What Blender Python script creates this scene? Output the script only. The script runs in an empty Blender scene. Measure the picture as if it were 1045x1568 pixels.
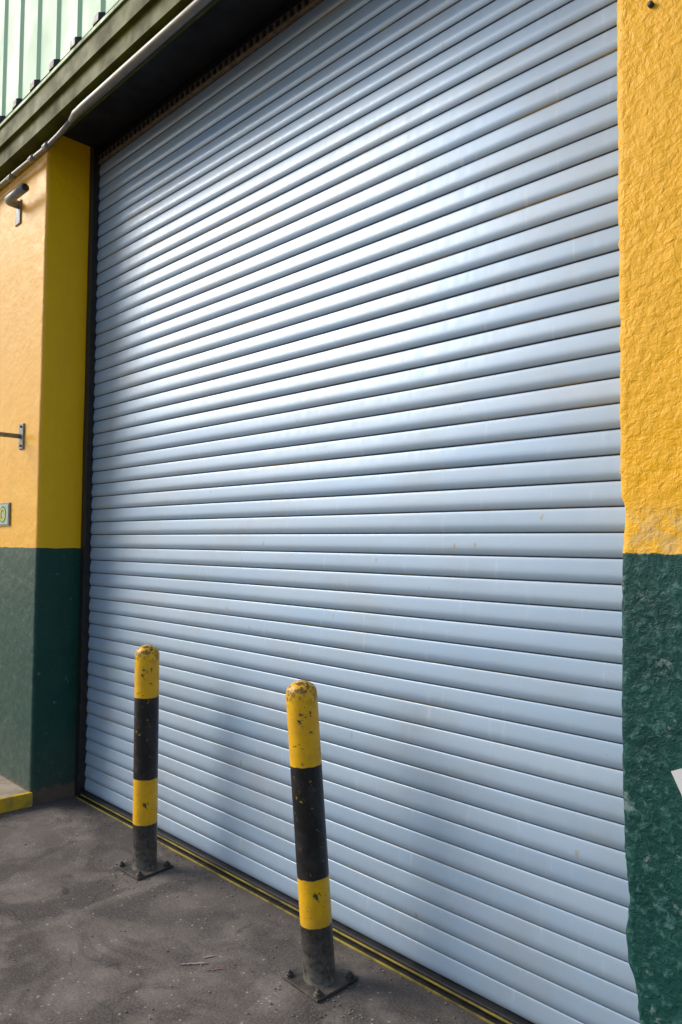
import bpy, bmesh, random
from math import *
from mathutils import Vector, Matrix, noise
random.seed(7)
S=bpy.context.scene
XL,XR,RD=-4.213,-0.788,-0.307
ZL=3.86

# ---------------------------------------------------------------- helpers
def obj(name,verts,faces,mat,smooth=False,parent=None,uvs=None):
    me=bpy.data.meshes.new(name); me.from_pydata(verts,[],faces); me.update()
    if uvs:
        l=me.uv_layers.new(name='UVMap')
        for lp in me.loops: l.data[lp.index].uv=uvs[lp.vertex_index]
    if smooth:
        for p in me.polygons: p.use_smooth=True
    o=bpy.data.objects.new(name,me); S.collection.objects.link(o)
    if mat: me.materials.append(mat)
    if parent: o.parent=parent
    return o
def box(name,x0,x1,y0,y1,z0,z1,mat,parent=None,bev=0.0):
    bm=bmesh.new(); bmesh.ops.create_cube(bm,size=1)
    for v in bm.verts:
        v.co=Vector(((x0+x1)/2+v.co.x*(x1-x0),(y0+y1)/2+v.co.y*(y1-y0),(z0+z1)/2+v.co.z*(z1-z0)))
    if bev: bmesh.ops.bevel(bm,geom=bm.edges[:],offset=bev,segments=2,affect='EDGES',profile=.5)
    bmesh.ops.recalc_face_normals(bm,faces=bm.faces[:])
    me=bpy.data.meshes.new(name); bm.to_mesh(me); bm.free()
    o=bpy.data.objects.new(name,me); S.collection.objects.link(o); me.materials.append(mat)
    if parent: o.parent=parent
    return o
def tube(name,pts,r,mat,parent=None,n=20,cap=True):
    pts=[Vector(p) for p in pts]; vs=[];fs=[]
    for i,p in enumerate(pts):
        a=pts[max(i-1,0)];b=pts[min(i+1,len(pts)-1)]; t=(b-a).normalized()
        q=t.to_track_quat('Z','Y'); rr=r[i] if isinstance(r,(list,tuple)) else r
        for k in range(n):
            vs.append(p+q@Vector((cos(2*pi*k/n)*rr,sin(2*pi*k/n)*rr,0)))
    for i in range(len(pts)-1):
        for k in range(n):
            fs.append((i*n+k,i*n+(k+1)%n,(i+1)*n+(k+1)%n,(i+1)*n+k))
    if cap: fs.append(tuple(range(n))[::-1]); fs.append(tuple(range((len(pts)-1)*n,len(pts)*n)))
    o=obj(name,[tuple(v) for v in vs],fs,mat,True,parent)
    return o
def empty(name,loc=(0,0,0)):
    e=bpy.data.objects.new(name,None); e.location=loc; e.empty_display_size=.2; S.collection.objects.link(e); return e

class M:
    def __init__(s,name,rough=.6,metal=0,spec=.5):
        s.m=bpy.data.materials.new(name); s.m.use_nodes=True; s.nt=s.m.node_tree; s.n=s.nt.nodes
        s.b=s.n['Principled BSDF']; s.b.inputs['Roughness'].default_value=rough
        s.b.inputs['Metallic'].default_value=metal; s.b.inputs['Specular IOR Level'].default_value=spec
        s.tc=s.n.new('ShaderNodeTexCoord')
    def L(s,a,b): s.nt.links.new(a,b)
    def map(s,scale=(1,1,1),src='Object',rot=(0,0,0)):
        m=s.n.new('ShaderNodeMapping'); m.inputs['Scale'].default_value=scale; m.inputs['Rotation'].default_value=rot
        s.L(s.tc.outputs[src],m.inputs[0]); return m.outputs[0]
    def noise(s,scale,detail=2,rough=.55,vec=None,dist=0):
        t=s.n.new('ShaderNodeTexNoise'); t.inputs['Scale'].default_value=scale; t.inputs['Detail'].default_value=detail
        t.inputs['Roughness'].default_value=rough; t.inputs['Distortion'].default_value=dist
        s.L(vec or s.tc.outputs['Object'],t.inputs['Vector']); return t.outputs['Fac']
    def vor(s,scale,feature='F1',vec=None):
        t=s.n.new('ShaderNodeTexVoronoi'); t.feature=feature; t.inputs['Scale'].default_value=scale
        s.L(vec or s.tc.outputs['Object'],t.inputs['Vector']); return t.outputs['Distance']
    def ramp(s,src,a,b,c0=0,c1=1):
        r=s.n.new('ShaderNodeMapRange'); r.clamp=True
        for i,v in zip(('From Min','From Max','To Min','To Max'),(a,b,c0,c1)): r.inputs[i].default_value=v
        s.L(src,r.inputs['Value']); return r.outputs[0]
    def mix(s,fac,a,b,mode='MIX'):
        m=s.n.new('ShaderNodeMix'); m.data_type='RGBA'; m.blend_type=mode
        def put(i,v):
            if isinstance(v,(int,float)): i.default_value=v
            elif isinstance(v,tuple): i.default_value=(*v,1)
            else: s.L(v,i)
        put(m.inputs[0],fac); put(m.inputs[6],a); put(m.inputs[7],b); return m.outputs[2]
    def math(s,op,a,b=0,c=None):
        m=s.n.new('ShaderNodeMath'); m.operation=op
        for i,v in zip(m.inputs,(a,b,c)):
            if v is None: continue
            if isinstance(v,(int,float)): i.default_value=v
            else: s.L(v,i)
        return m.outputs[0]
    def xyz(s,src='Object'):
        x=s.n.new('ShaderNodeSeparateXYZ'); s.L(s.tc.outputs[src],x.inputs[0]); return x.outputs
    def col(s,c):
        if isinstance(c,tuple): s.b.inputs['Base Color'].default_value=(*c,1)
        else: s.L(c,s.b.inputs['Base Color'])
    def rough(s,r): s.L(r,s.b.inputs['Roughness'])
    def bump(s,*hs):
        prev=None
        for h,st,d in hs:
            b=s.n.new('ShaderNodeBump'); b.inputs['Strength'].default_value=st; b.inputs['Distance'].default_value=d
            s.L(h,b.inputs['Height'])
            if prev: s.L(prev,b.inputs['Normal'])
            prev=b.outputs[0]
        s.L(prev,s.b.inputs['Normal'])

# ---------------------------------------------------------------- materials
def wall_mat():
    ZP=1.483
    k=M('painted_render',.55,0,.35)
    o=k.xyz()
    n1=k.noise(9,3); n4=k.noise(48,3,.62,dist=.4); n5=k.noise(20,4,.7)
    y=k.mix(k.ramp(n1,.3,.75),(.97,.49,.006),(.95,.50,.035))
    y=k.mix(k.ramp(n4,.60,.8,0,.35),y,(.95,.64,.14))
    y=k.mix(k.ramp(n4,.42,.28,0,.35),y,(.76,.33,.01))
    chip=k.ramp(n5,.69,.72)
    y=k.mix(k.math('MULTIPLY',chip,.55),y,(.30,.20,.09))
    zw=k.math('ADD',o[2],k.math('MULTIPLY',n5,.25)); bare=k.math('MULTIPLY',k.ramp(zw,1.74,1.70),k.ramp(n5,.46,.54))
    y=k.mix(k.math('MULTIPLY',bare,.6),y,(.76,.52,.20))
    g=k.mix(k.ramp(n1,.35,.7),(.002,.044,.037),(.005,.070,.056))
    g=k.mix(k.ramp(n4,.53,.70,0,.75),g,(.07,.19,.17))  # light caught by the rough stucco, painted in as paler green
    g=k.mix(k.math('MULTIPLY',k.ramp(n5,.61,.68),.5),g,(.27,.35,.33))  # pale flecks: stucco highlights put into the colour
    zz=k.math('ADD',o[2],k.math('MULTIPLY',k.math('SUBTRACT',n5,.5),.026))
    m=k.ramp(zz,ZP-.0015,ZP+.0015)
    c=k.mix(m,g,y)
    k.col(c)
    k.rough(k.ramp(n1,.3,.7,.42,.6))
    k.bump((n1,.4,.012),(n4,.8,.0075),(chip,-.4,.003))
    return k.m
def smooth_wall():
    ZP=1.46
    k=M('painted_render_smooth',.42,0,.35)
    o=k.xyz()
    n1=k.noise(9,3); n4=k.noise(24,4,.65)
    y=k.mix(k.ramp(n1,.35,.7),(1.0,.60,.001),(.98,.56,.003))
    yf=k.mix(k.ramp(n1,.3,.75),(.97,.50,.035),(.96,.50,.08))  # front face: warm glancing sun painted into the yellow
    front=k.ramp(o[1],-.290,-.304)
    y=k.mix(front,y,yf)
    ms=k.noise(3.0,4,.65,vec=k.map((3,3,.35)))
    y=k.mix(k.ramp(ms,.56,.75,0,.3),y,(.72,.44,.05))
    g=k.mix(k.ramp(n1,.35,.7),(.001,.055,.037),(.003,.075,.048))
    gf=k.mix(k.ramp(n4,.35,.7),(.006,.058,.046),(.030,.095,.080))  # front face: grazing sunlight painted in as a greyer, lighter green
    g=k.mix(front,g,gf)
    g=k.mix(k.math('MULTIPLY',k.ramp(n4,.66,.68),.6),g,(.10,.26,.21))
    g=k.mix(k.ramp(ms,.5,.75,0,.3),g,(.05,.07,.06))
    zz=k.math('ADD',o[2],k.math('MULTIPLY',k.math('SUBTRACT',n1,.5),.014))
    m=k.ramp(zz,ZP-.0015,ZP+.0015)
    c=k.mix(m,g,y)
    zd=k.math('ADD',o[2],k.math('MULTIPLY',k.math('SUBTRACT',n4,.5),.16))
    wear=k.ramp(zd,.07,.09,1,0)
    d=k.mix(n1,(.07,.05,.035),(.22,.16,.11))
    c=k.mix(wear,c,d)
    dust=k.ramp(o[2],.0,.45,.5,0)
    c=k.mix(k.math('MULTIPLY',dust,n4),c,(.2,.17,.14))
    k.col(c)
    k.rough(k.ramp(n1,.3,.7,.36,.52))
    k.bump((n1,.3,.012),(n4,.5,.006),(wear,-.5,.004))
    return k.m
def slat_mat():
    k=M('shutter_paint',.35,0.15,.5)
    uv=k.xyz('UV')
    fr=k.math('FRACT',uv[1]); ix=k.math('FLOOR',uv[1])
    cmb=k.n.new('ShaderNodeCombineXYZ'); k.L(k.math('MULTIPLY',uv[0],.55),cmb.inputs[0]); k.L(k.math('MULTIPLY',ix,3.17),cmb.inputs[1])
    sl=k.noise(1.0,2,.6,vec=cmb.outputs[0])
    c=k.mix(k.ramp(sl,.3,.7),(.300,.425,.575),(.385,.490,.610))
    dirt=k.noise(2.2,5,.68,vec=k.map((1,1,1.6)))
    c=k.mix(k.ramp(dirt,.48,.8,0,.6),c,(.33,.355,.36))
    low=k.ramp(fr,.03,.055,1,0)
    c=k.mix(k.math('MULTIPLY',low,.9),c,(.03,.03,.033))
    cmb2=k.n.new('ShaderNodeCombineXYZ'); k.L(k.math('MULTIPLY',uv[0],1.6),cmb2.inputs[0]); k.L(k.math('MULTIPLY',ix,5.3),cmb2.inputs[1])
    st=k.ramp(k.noise(1.3,3,.6,vec=cmb2.outputs[0]),.54,.65)
    low2=k.ramp(fr,.045,.10,1,0)
    c=k.mix(k.math('MULTIPLY',k.math('MULTIPLY',st,low2),.8),c,(.44,.32,.11))
    sp=k.ramp(k.noise(26,2,.5,vec=k.map((1,1,.5))),.74,.765)
    c=k.mix(k.math('MULTIPLY',sp,.6),c,(.36,.27,.13))
    sc=k.noise(5,4,.7,vec=k.map((6,1,.8)))
    c=k.mix(k.ramp(sc,.6,.72,0,.3),c,(.60,.66,.70))
    k.col(c)
    k.rough(k.math('ADD',k.ramp(sc,.3,.75,.27,.44),k.math('MULTIPLY',sl,.06)))
    k.bump((k.noise(9,2,.6,vec=k.map((.35,1,1))),.10,.01))
    return k.m
def ground_mat():
    k=M('worn_concrete',.8,0,.3)
    n1=k.noise(.9,4,.6); n2=k.noise(6,5,.7); n3=k.noise(120,3,.65); n5=k.noise(3.2,3,.6,dist=1.0)
    c=k.mix(k.ramp(n1,.38,.62),(.098,.084,.075),(.185,.158,.138))
    c=k.mix(k.ramp(n2,.45,.70,0,.8),c,(.28,.245,.21))
    c=k.mix(k.ramp(n5,.50,.62,0,.65),c,(.060,.053,.049))
    c=k.mix(k.ramp(n3,.5,.72,0,.45),c,(.33,.29,.265))
    c=k.mix(k.ramp(n3,.5,.3,0,.4),c,(.045,.04,.038))
    sp=k.ramp(k.vor(30),.11,.14,1,0)
    c=k.mix(k.math('MULTIPLY',k.math('MULTIPLY',sp,k.ramp(n2,.46,.52)),.9),c,(.42,.38,.33))
    vm=k.n.new('ShaderNodeVectorMath'); vm.operation='ADD'
    nz=k.n.new('ShaderNodeTexNoise'); nz.inputs['Scale'].default_value=3; k.L(k.tc.outputs['Object'],nz.inputs['Vector'])
    k.L(k.tc.outputs['Object'],vm.inputs[0]); sc=k.n.new('ShaderNodeVectorMath'); sc.operation='SCALE'; sc.inputs['Scale'].default_value=.5
    k.L(nz.outputs['Color'],sc.inputs[0]); k.L(sc.outputs[0],vm.inputs[1])
    cr=k.ramp(k.vor(.9,'DISTANCE_TO_EDGE',vec=vm.outputs[0]),.0,.004,1,0)
    cr=k.math('MULTIPLY',cr,k.ramp(n5,.45,.6))
    c=k.mix(k.math('MULTIPLY',cr,.7),c,(.035,.03,.03))
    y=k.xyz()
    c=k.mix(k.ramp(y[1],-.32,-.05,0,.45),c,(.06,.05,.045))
    k.col(c); k.rough(k.ramp(n2,.3,.7,.6,.9))
    k.bump((n2,.35,.012),(n3,.45,.003),(cr,-.6,.006))
    return k.m
def simple(name,c,c2=None,rough=.5,metal=0,scale=20,bump=.2,bd=.002,spec=.5):
    k=M(name,rough,metal,spec); n=k.noise(scale,3,.65)
    k.col(k.mix(k.ramp(n,.4,.7),c,c2 or tuple(x*.6 for x in c)))
    k.rough(k.ramp(n,.3,.7,rough-.08,rough+.12)); k.bump((n,bump,bd)); return k.m
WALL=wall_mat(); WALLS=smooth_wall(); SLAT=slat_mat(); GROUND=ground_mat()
BLACK=simple('black_steel',(.012,.012,.013),(.03,.028,.026),.5)
DARK=simple('soffit_dark_steel',(.024,.027,.033),(.012,.012,.015),.6,scale=4,spec=.25)
OLIVE=simple('olive_fascia',(.105,.120,.006),(.050,.046,.006),.6,0,scale=5,spec=.15)
OLIVEL=simple('fascia_edge',(.22,.36,.10),(.11,.16,.04),.5,.0,scale=9,spec=.3)
GALV=simple('galvanised_pipe',(.20,.20,.19),(.28,.25,.20),.4,.4,scale=14)
GREYP=simple('grey_painted_steel',(.30,.32,.32),(.18,.17,.15),.45,.1,scale=25)
BROWN=simple('rusty_strip',(.24,.18,.12),(.12,.09,.06),.6,.1,scale=30)
YSTR=simple('yellow_strip',(.42,.32,.04),(.08,.06,.03),.6,scale=8)
MINT=simple('mint_cladding',(.42,.68,.44),(.49,.73,.51),.5,0,scale=3,bump=.05,spec=.3)
WHITE=simple('white_paper',(.75,.75,.73),(.68,.68,.66),.6,scale=8,bump=.05)
KERBY=simple('kerb_yellow',(.74,.47,.01),(.30,.22,.08),.6,scale=18,bump=.5,bd=.005)
PAVE=simple('pavement_concrete',(.46,.38,.28),(.30,.24,.17),.8,scale=9,bump=.4,bd=.005)
STEEL=simple('bolt_steel',(.045,.040,.036),(.15,.125,.10),.6,.2,scale=30)
SCUFF=simple('old_road_paint',(.34,.31,.29),(.16,.13,.12),.8,scale=60)
SCUFFR=simple('old_red_paint',(.34,.10,.08),(.14,.10,.09),.8,scale=60)

# ---------------------------------------------------------------- building
B=empty('warehouse_building')
def lerp_tab(t,z):
    for (a,u),(b,v) in zip(t,t[1:]):
        if a<=z<=b: return u+(v-u)*(z-a)/(b-a)
    return t[0][1] if z<t[0][0] else t[-1][1]
EDGE=[(0,.05),(.28,.044),(.34,.038),(.42,.032),(.46,.026),(.50,.008),(.58,.003),(.64,.015),(.68,.013),(.74,.003),(.9,-.001),(1.1,-.002),(1.4,0.0),(1.48,.002),(1.52,.004),(1.575,.010),(1.605,.009),(1.62,-.001),(2.3,-.001),(2.33,-.004),(2.36,-.002),(4,-.003)]
def pier(name,x0,sgn,xs,mat,rough,edge=None,seed=0,zt=ZL+.3,ff=.55):
    """x0: opening edge, sgn: direction away from the opening"""
    rows=[];z=-.02
    while z<zt: rows.append(z); z+=.011
    rows.append(zt)
    cols=[('r',0.06),('r',-.03),('r',-.08),('r',-.13),('r',-.18),('r',-.225),('r',-.26),('r',-.283),('r',-.296)]+[('c',0)]+[('f',x) for x in xs]
    vs=[];fs=[];n=len(cols)
    for z in rows:
        e=edge(z) if edge else 0
        for kind,v in cols:
            if kind=='r': x=x0+e*sgn*1; y=v; 
            elif kind=='c': x=x0+e*sgn+sgn*.004; y=RD+.004
            else: x=x0+sgn*v+e*sgn*max(0,1-v/.15); y=RD
            P=Vector((x*1.0,y+seed,z))
            big=noise.noise(P*9)*.3; a=(big+noise.noise(P*28)*.3+noise.noise(P*60)*.3)*rough
            if kind=='r': x+=a*(1 if v<-.2 else .6)
            elif kind=='c': x+=a*1.3; y+=a
            else: y+=a*ff; x+=a*max(0,1-v/.03)
            vs.append((x,y,z))
    for i in range(len(rows)-1):
        for j in range(n-1):
            q=(i*n+j,i*n+j+1,(i+1)*n+j+1,(i+1)*n+j)
            fs.append(q if sgn>0 else q[::-1])
    o=obj(name,vs,fs,mat,True,B); return o
xs=[.008]; 
while xs[-1]<.7: xs.append(xs[-1]+.011)
xs+= [1.2,2.5,5,8]
pier('wall_right_pier',XR,1,xs,WALL,.008,lambda z:lerp_tab(EDGE,z),3.3,ff=.6)
xs=[.008]
while xs[-1]<.9: xs.append(xs[-1]+.02)
xs+=[1.5,3,6,9]
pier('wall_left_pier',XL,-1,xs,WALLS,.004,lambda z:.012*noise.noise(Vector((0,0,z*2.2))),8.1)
box('upper_wall',-13,7,RD+.02,.3,ZL+.30,7.0,DARK,B)
box('lintel_soffit',XL-.4,XR+.4,RD+.012,.001,ZL+.06,ZL+.28,DARK,B)
box('roller_box_back',XL-.4,XR+.4,.02,.3,ZL-.05,ZL+.29,BLACK,B)
def extr(name,prof,x0,x1,mat,parent,nx=1,smooth=False):
    vs=[];fs=[];n=len(prof)
    for i in range(nx+1):
        x=x0+(x1-x0)*i/nx
        vs+=[(x,y+ .004*noise.noise(Vector((x*1.3,y,z))),z+.004*noise.noise(Vector((x*1.1,5,z)))) for y,z in prof]
    for i in range(nx):
        for j in range(n-1): fs.append((i*n+j,i*n+j+1,(i+1)*n+j+1,(i+1)*n+j))
    return obj(name,vs,fs,mat,smooth,parent)
F=empty('fascia'); F.parent=B
extr('fascia_face',[(-.30,4.058),(-.425,4.050),(-.428,3.93),(-.405,3.925),(-.405,3.83),(-.30,3.815)],-13,7,OLIVE,F,80)
extr('fascia_lip',[(-.425,4.066),(-.436,4.064),(-.436,4.046),(-.429,4.044)],-13,7,OLIVEL,F,80)
prof=[];P=.255;x=-13.02
while x<7:
    prof+=[(x,-.408),(x+.15,-.408),(x+.175,-.422),(x+.225,-.422),(x+.25,-.408)]
    x+=P
vs=[];fs=[]
for (x,y) in prof: vs+= [(x,y,4.115),(x,y,7.0)]
for i in range(len(prof)-1): fs.append((2*i,2*i+2,2*i+3,2*i+1))
c=obj('upper_cladding',vs,fs,MINT,False,B)
vs=[];fs=[];x=-13.02
while x<7:
    b=len(vs)
    vs+=[(x+.145,-.409,4.075),(x+.17,-.434,4.085),(x+.225,-.434,4.085),(x+.25,-.409,4.075),(x+.145,-.409,4.125),(x+.17,-.432,4.125),(x+.225,-.432,4.125),(x+.25,-.409,4.125)]
    fs+=[(b,b+1,b+5,b+4),(b+1,b+2,b+6,b+5),(b+2,b+3,b+7,b+6),(b,b+3,b+2,b+1),(b+4,b+5,b+6,b+7)]
    x+=P
obj('rib_closers',vs,fs,BLACK,False,B)
box('cladding_backer',-13,7,-.38,-.30,4.06,7.0,BLACK,B)

# ---------------------------------------------------------------- roller shutter
D=empty('roller_shutter_door'); D.parent=B
PT=.0755; Z0=.03; NS=50
prof=[(.020,.007),(.020,-.0006),(.035,-.0020),(.09,-.0046),(.17,-.0070),(.25,-.0086),(.32,-.0092),(.40,-.0090),(.52,-.0078),(.68,-.0057),(.82,-.0038),(.93,-.0022),(.975,-.0010),(.985,.0008),(.987,.007)]
vs=[];fs=[];uv=[]
X0,X1=XL+.045,XR+.3; NX=56
for s in range(NS):
    tilt=random.gauss(0,.012)
    ph=random.random()*50
    base=len(vs)
    for i in range(NX+1):
        x=X0+(X1-X0)*i/NX
        w=.0005*noise.noise(Vector((x*.9,s*.13,ph)))+.004*noise.noise(Vector((x*.5,s*.05,1)))
        tl=tilt+.018*noise.noise(Vector((x*.8,ph,0)))
        for t,y in prof:
            z=Z0+(s+t)*PT
            vs.append((x,y+w+(t-.5)*PT*tl,z)); uv.append((x,s+min(t,.985)))
    n=len(prof)
    for i in range(NX):
        for j in range(n-1):
            a=base+i*n+j; fs.append((a,a+n,a+n+1,a+1))
o=obj('slats',vs,fs,SLAT,True,D,uv)
box('slat_backing',X0,X1,.0095,.014,0,ZL+.1,BLACK,D)
ztop=Z0+NS*PT
box('top_strip',X0,X1,-.020,.004,ztop+.002,ztop+.048,BROWN,D,.003)
bm=bmesh.new(); x=X0+.02
while x<X1:
    m=Matrix.Translation((x,-.021,ztop+.022))@Matrix.Diagonal((.020,.012,.026,1))
    bmesh.ops.create_cube(bm,size=1,matrix=m); x+=.048
me=bpy.data.meshes.new('strip_slots'); bm.to_mesh(me); bm.free(); me.materials.append(BLACK)
o=bpy.data.objects.new('strip_slots',me); S.collection.objects.link(o); o.parent=D
box('guide_rail_left',XL-.01,XL+.052,-.045,.01,0,ZL+.1,BLACK,D,.003)
box('guide_rail_right',XR+.02,XR+.1,-.05,-.02,0,ZL+.1,BLACK,D,.003)
box('bottom_rubber',X0,X1,-.030,.004,0.002,.030,BLACK,D,.004)
box('bottom_yellow_bar',X0,X1,-.034,-.029,.013,.019,YSTR,D,.001)
box('sill_angle',X0,X1,-.052,-.034,.0,.006,BLACK,D)
box('sill_strip',X0,X1,-.058,-.0525,.0,.007,YSTR,D,.001)

# ---------------------------------------------------------------- pipes, brackets, signs
C=empty('conduit_pipe')
tube('main_pipe',[(2.5,-.37,3.79),(-3.62,-.37,3.785),(-3.72,-.37,3.783),(-3.79,-.365,3.775)],[.022,.022,.021,.014],GALV,C)
tube('thin_pipe',[(-3.76,-.365,3.777),(-3.95,-.36,3.762),(-4.12,-.36,3.752),(-4.6,-.36,3.765),(-9,-.36,3.77)],.013,GALV,C)
for x in (-4.1,-4.30,-4.62): tube('coupling_%d'%(abs(x)*100),[(x-.03,-.36,3.757),(x+.03,-.36,3.757)],.019,GALV,C)
tube('black_cable',[(-9,-.335,3.80),(-4.4,-.335,3.80),(-3.9,-.34,3.81),(-3.4,-.33,3.80),(2,-.33,3.80)],.007,BLACK,C)
K=empty('wall_pipe_bracket')
box('plate',-4.655,-4.575,-.317,-.300,3.47,3.62,GREYP,K,.003)
tube('elbow',[(-4.60,-.31,3.59),(-4.60,-.36,3.59),(-4.592,-.378,3.59),(-4.574,-.386,3.59),(-4.54,-.386,3.59),(-4.33,-.386,3.585)],.025,GREYP,K,24)
tube('bore',[(-4.33,-.386,3.585),(-4.327,-.386,3.585)],.020,BLACK,K,24)
R=empty('gate_latch_bracket')
box('plate',-4.495,-4.432,-.318,-.300,2.05,2.205,GREYP,R,.003)
tube('rod',[(-4.47,-.31,2.128),(-4.47,-.85,2.128)],.014,GREYP,R)
for z in (2.07,2.185): tube('bolt_%d'%(z*1000),[(-4.455,-.318,z),(-4.455,-.327,z)],.007,STEEL,R,6)
G=empty('wall_sign')
box('panel',-4.86,-4.610,-.318,-.308,1.592,1.735,GREYP,G,.002)
box('face',-4.85,-4.620,-.3205,-.317,1.602,1.725,simple('sign_green',(.35,.5,.42),(.3,.45,.36),.4),G)
def ring(name,cx,cz,y,r0,r1,mat,par,n=32):
    vs=[];fs=[]
    for i in range(n):
        a=2*pi*i/n; vs+=[(cx+cos(a)*r0,y,cz+sin(a)*r0),(cx+cos(a)*r1,y,cz+sin(a)*r1)]
    for i in range(n):
        j=(i+1)%n; fs.append((2*i,2*j,2*j+1,2*i+1))
    return obj(name,vs,fs,mat,False,par)
ring('ring',-4.70,1.663,-.3225,.028,.045,simple('sign_yellow',(.6,.6,.05),None,.4),G)
ring('ring_outline',-4.70,1.663,-.3220,.024,.050,BLACK,G)
a=radians(26)
e1=Vector((cos(a),0,sin(a))); e2=Vector((sin(a),0,-cos(a))); p0=Vector((-.667,RD-.010,.982))
pts=[p0,p0+e1*.21,p0+e1*.21+e2*.15,p0+e2*.15]
vs=[tuple(p) for p in pts]+[tuple(p+Vector((0,.002,0))) for p in pts]
obj('paper_notice',vs,[(0,1,2,3)[::-1],(4,5,6,7),(0,1,5,4),(1,2,6,5),(2,3,7,6),(3,0,4,7)],WHITE)
tube('wall_hole',[(-.699,-.30,2.83),(-.699,-.3165,2.83)],.007,STEEL,None,12)  # dark stub added to stand in for a hole in the wall

# ---------------------------------------------------------------- bollards
def bollard_mat(name,b):
    k=M(name,.38); o=k.xyz()
    n=k.noise(14,4,.7); n2=k.noise(45,4,.7)
    z=k.math('ADD',o[2],k.math('MULTIPLY',k.math('SUBTRACT',n2,.5),.010))
    def step(v): return k.ramp(z,v-.001,v+.001)
    ye=k.mix(k.ramp(n,.4,.75),(.96,.53,.006),(.74,.37,.012))
    bl=k.mix(k.ramp(n,.45,.8),(.008,.008,.009),(.045,.040,.037))
    c=k.mix(step(b[0]),bl,ye); c=k.mix(step(b[1]),c,bl); c=k.mix(step(b[2]),c,ye)
    ch=k.ramp(k.noise(19,5,.74),.61,.625)
    c=k.mix(ch,c,k.mix(n2,(.02,.02,.02),(.12,.085,.055)))
    ch3=k.ramp(k.noise(31,4,.7),.67,.68)
    c=k.mix(k.math('MULTIPLY',ch3,.8),c,(.52,.31,.03))
    topz=k.ramp(o[2],.92,1.0); topchip=k.math('MULTIPLY',topz,k.ramp(n2,.50,.54))
    c=k.mix(k.math('MULTIPLY',topchip,.9),c,(.09,.06,.03))
    dust=k.ramp(o[2],0,.24,1,0)
    c=k.mix(k.math('MULTIPLY',dust,k.ramp(n2,.28,.58)),c,(.18,.16,.135))
    k.col(c); k.rough(k.ramp(n,.3,.7,.28,.5))
    k.bump((n,.15,.004),(ch,-.5,.002)); return k.m
def bollard(x,y,bands,rot,lean=(0,0)):
    e=empty('safety_bollard',(x,y,0)); m=bollard_mat('bollard_paint',bands)
    r=.0555;H=1.022;prof=[(r+.006,.006),(r+.003,.012),(r,.02)]
    z=.05
    while z<H-r*.8: prof.append((r,z)); z+=.05
    hz=H-r*.85
    for i in range(0,11):
        a=i/10*pi/2; prof.append((r*cos(a)+.00001,hz+r*.85*sin(a)))
    n=40;vs=[];fs=[]
    for rr,z in prof:
        for k in range(n):
            a=2*pi*k/n; d=1+.006*noise.noise(Vector((cos(a)*2,sin(a)*2,z*6+x)))
            vs.append((rr*cos(a)*d,rr*sin(a)*d,z))
    for i in range(len(prof)-1):
        for k in range(n): fs.append((i*n+k,i*n+(k+1)%n,(i+1)*n+(k+1)%n,(i+1)*n+k))
    o=obj('post',vs,fs,m,True,e)
    o.rotation_euler=(lean[0],lean[1],0)
    pl=box('base_plate',-.094,.094,-.094,.094,.001,.011,STEEL,e,.002); 
    for i,(a,b) in enumerate(((-1,-1),(1,-1),(1,1),(-1,1))):
        tube('nut_%d'%(i+1),[(a*.074,b*.074,.011),(a*.074,b*.074,.022)],.013,STEEL,e,6)
        tube('bolt_%d'%(i+1),[(a*.074,b*.074,.02),(a*.074,b*.074,.030)],.006,STEEL,e,10)
        tube('washer_%d'%(i+1),[(a*.074,b*.074,.0105),(a*.074,b*.074,.0135)],.017,STEEL,e,16)
    e.rotation_euler=(0,0,rot)
bollard(-3.0645,-.2533,(.21,.413,.783),radians(2),(radians(.3),radians(-.3)))
bollard(-1.8698,-.276,(.196,.354,.733),radians(-2),(radians(2.6),radians(-3.7)))

# ---------------------------------------------------------------- ground, pavement
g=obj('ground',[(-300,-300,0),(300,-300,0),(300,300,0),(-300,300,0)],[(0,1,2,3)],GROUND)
A=empty('pavement')
vs=[(XL+.01,RD+.01,0),(XL-.10,-1.9,0),(-14,-1.9,0),(-14,RD+.01,0)]
vs+= [(x,y,.075) for x,y,z in vs]
o=obj('slab',vs,[(4,5,6,7),(0,1,5,4)[::-1],(1,2,6,5)[::-1],(2,3,7,6)[::-1]],PAVE,False,A)
vs=[(XL+.014,RD+.006,.002),(XL-.096,-1.904,.002),(XL-.096,-1.904,.079),(XL+.014,RD+.006,.079),(XL-.015,RD+.006,.079),(XL-.125,-1.86,.079)]
obj('kerb_paint',vs,[(0,1,2,3)[::-1],(3,2,5,4)[::-1]],KERBY,False,A)
bm=bmesh.new()
for i in range(700):
    if random.random()<.6: x=random.uniform(-5,0);y=random.uniform(-1.6,-.07)
    elif random.random()<.5:
        cx,cy=random.choice(((-3.06,-.25),(-1.87,-.28))); x=cx+random.gauss(0,.16); y=cy-abs(random.gauss(0,.12))
    else: x=random.uniform(XL,XR); y=-.06-abs(random.gauss(0,.06))
    r=random.uniform(.0012,.0045)
    bmesh.ops.create_icosphere(bm,subdivisions=1,radius=r,matrix=Matrix.Translation((x,y,r*.6))@Matrix.Diagonal((random.uniform(.7,1.5),1,.7,1)))
me=bpy.data.meshes.new('gravel_grit'); bm.to_mesh(me); bm.free(); me.materials.append(simple('grit',(.28,.25,.21),(.1,.09,.08),.8))
o=bpy.data.objects.new('gravel_grit',me); S.collection.objects.link(o)
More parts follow.
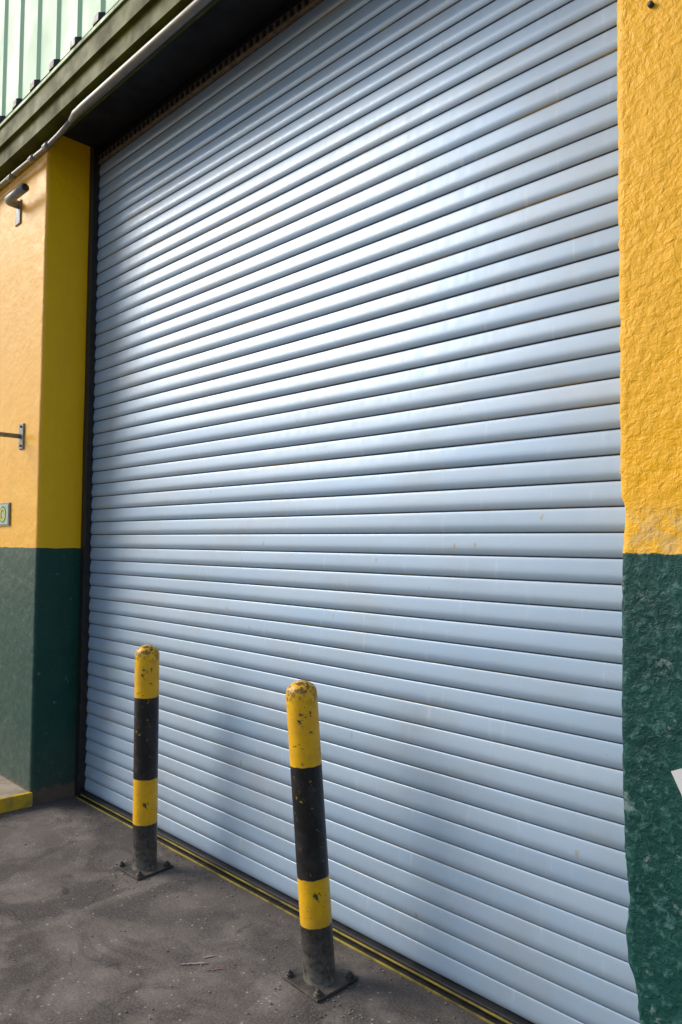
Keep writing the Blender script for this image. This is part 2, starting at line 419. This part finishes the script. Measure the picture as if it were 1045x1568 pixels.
# faded, broken paint marks on the floor
def mark(pts,wd,mat,name,par):
    vs=[];fs=[];n=26
    for i in range(n+1):
        t=i/n; p=Vector(pts[0])*(1-t)+Vector(pts[1])*t; d=(Vector(pts[1])-Vector(pts[0])).normalized(); q=Vector((-d.y,d.x,0))
        a=wd*(.55+.6*noise.noise(Vector((t*9,p.x*7,1))))*min(1,6*t,6*(1-t)); b=wd*(.55+.6*noise.noise(Vector((t*11,4,p.y*7))))*min(1,6*t,6*(1-t))
        vs+=[tuple(p+q*max(a,.0004)),tuple(p-q*max(b,.0004))]
    for i in range(n): fs.append((2*i,2*i+1,2*i+3,2*i+2))
    obj(name,vs,fs,mat,False,par)
PM=empty('faded_floor_marking')
mark([(-2.285,-.575,.0035),(-2.215,-.49,.0035)],.008,SCUFF,'white_streak_1',PM)
mark([(-2.26,-.49,.0035),(-2.24,-.45,.0035)],.007,SCUFF,'white_streak_2',PM)
mark([(-2.19,-.53,.0035),(-2.15,-.47,.0035)],.004,SCUFFR,'red_streak',PM)

# ---------------------------------------------------------------- light
w=bpy.data.worlds.new('World'); S.world=w; w.use_nodes=True
nt=w.node_tree; sk=nt.nodes.new('ShaderNodeTexSky'); sk.sky_type='NISHITA'; sk.sun_disc=False
EL=radians(34); az=radians(57)
to=Vector((-sin(az)*cos(EL),-cos(az)*cos(EL),sin(EL)))
sk.sun_elevation=EL; sk.sun_rotation=atan2(to.x,to.y)%(2*pi); sk.air_density=1; sk.dust_density=1.5; sk.ozone_density=1
bg=nt.nodes['Background']; bg.inputs['Strength'].default_value=.15
nt.links.new(sk.outputs[0],bg.inputs[0])
l=bpy.data.lights.new('sun','SUN'); l.energy=2.4; l.angle=radians(27); l.color=(1,.93,.84)
lo=bpy.data.objects.new('sun',l); S.collection.objects.link(lo); lo.rotation_euler=to.to_track_quat('Z','Y').to_euler(); lo.location=to*20

# ---------------------------------------------------------------- camera
cd=bpy.data.cameras.new('camera'); co=bpy.data.objects.new('camera',cd); S.collection.objects.link(co); S.camera=co
yaw,pit,roll,Dc=.781,.0433,.0093,2.0801
fw=Vector((-sin(yaw)*cos(pit),cos(yaw)*cos(pit),sin(pit))); r=Vector((cos(yaw),sin(yaw),0)); u=r.cross(fw)
r,u=r*cos(roll)+u*sin(roll),-r*sin(roll)+u*cos(roll)
m=Matrix((r,u,-fw)).transposed().to_4x4(); m.translation=Vector((0,-Dc,1.5)); co.matrix_world=m
cd.sensor_fit='VERTICAL'; cd.sensor_height=36; cd.lens=1125.3/1568*36; cd.clip_end=1000; cd.clip_start=.05
S.view_settings.view_transform='Standard'; S.view_settings.look='None'; S.view_settings.exposure=0
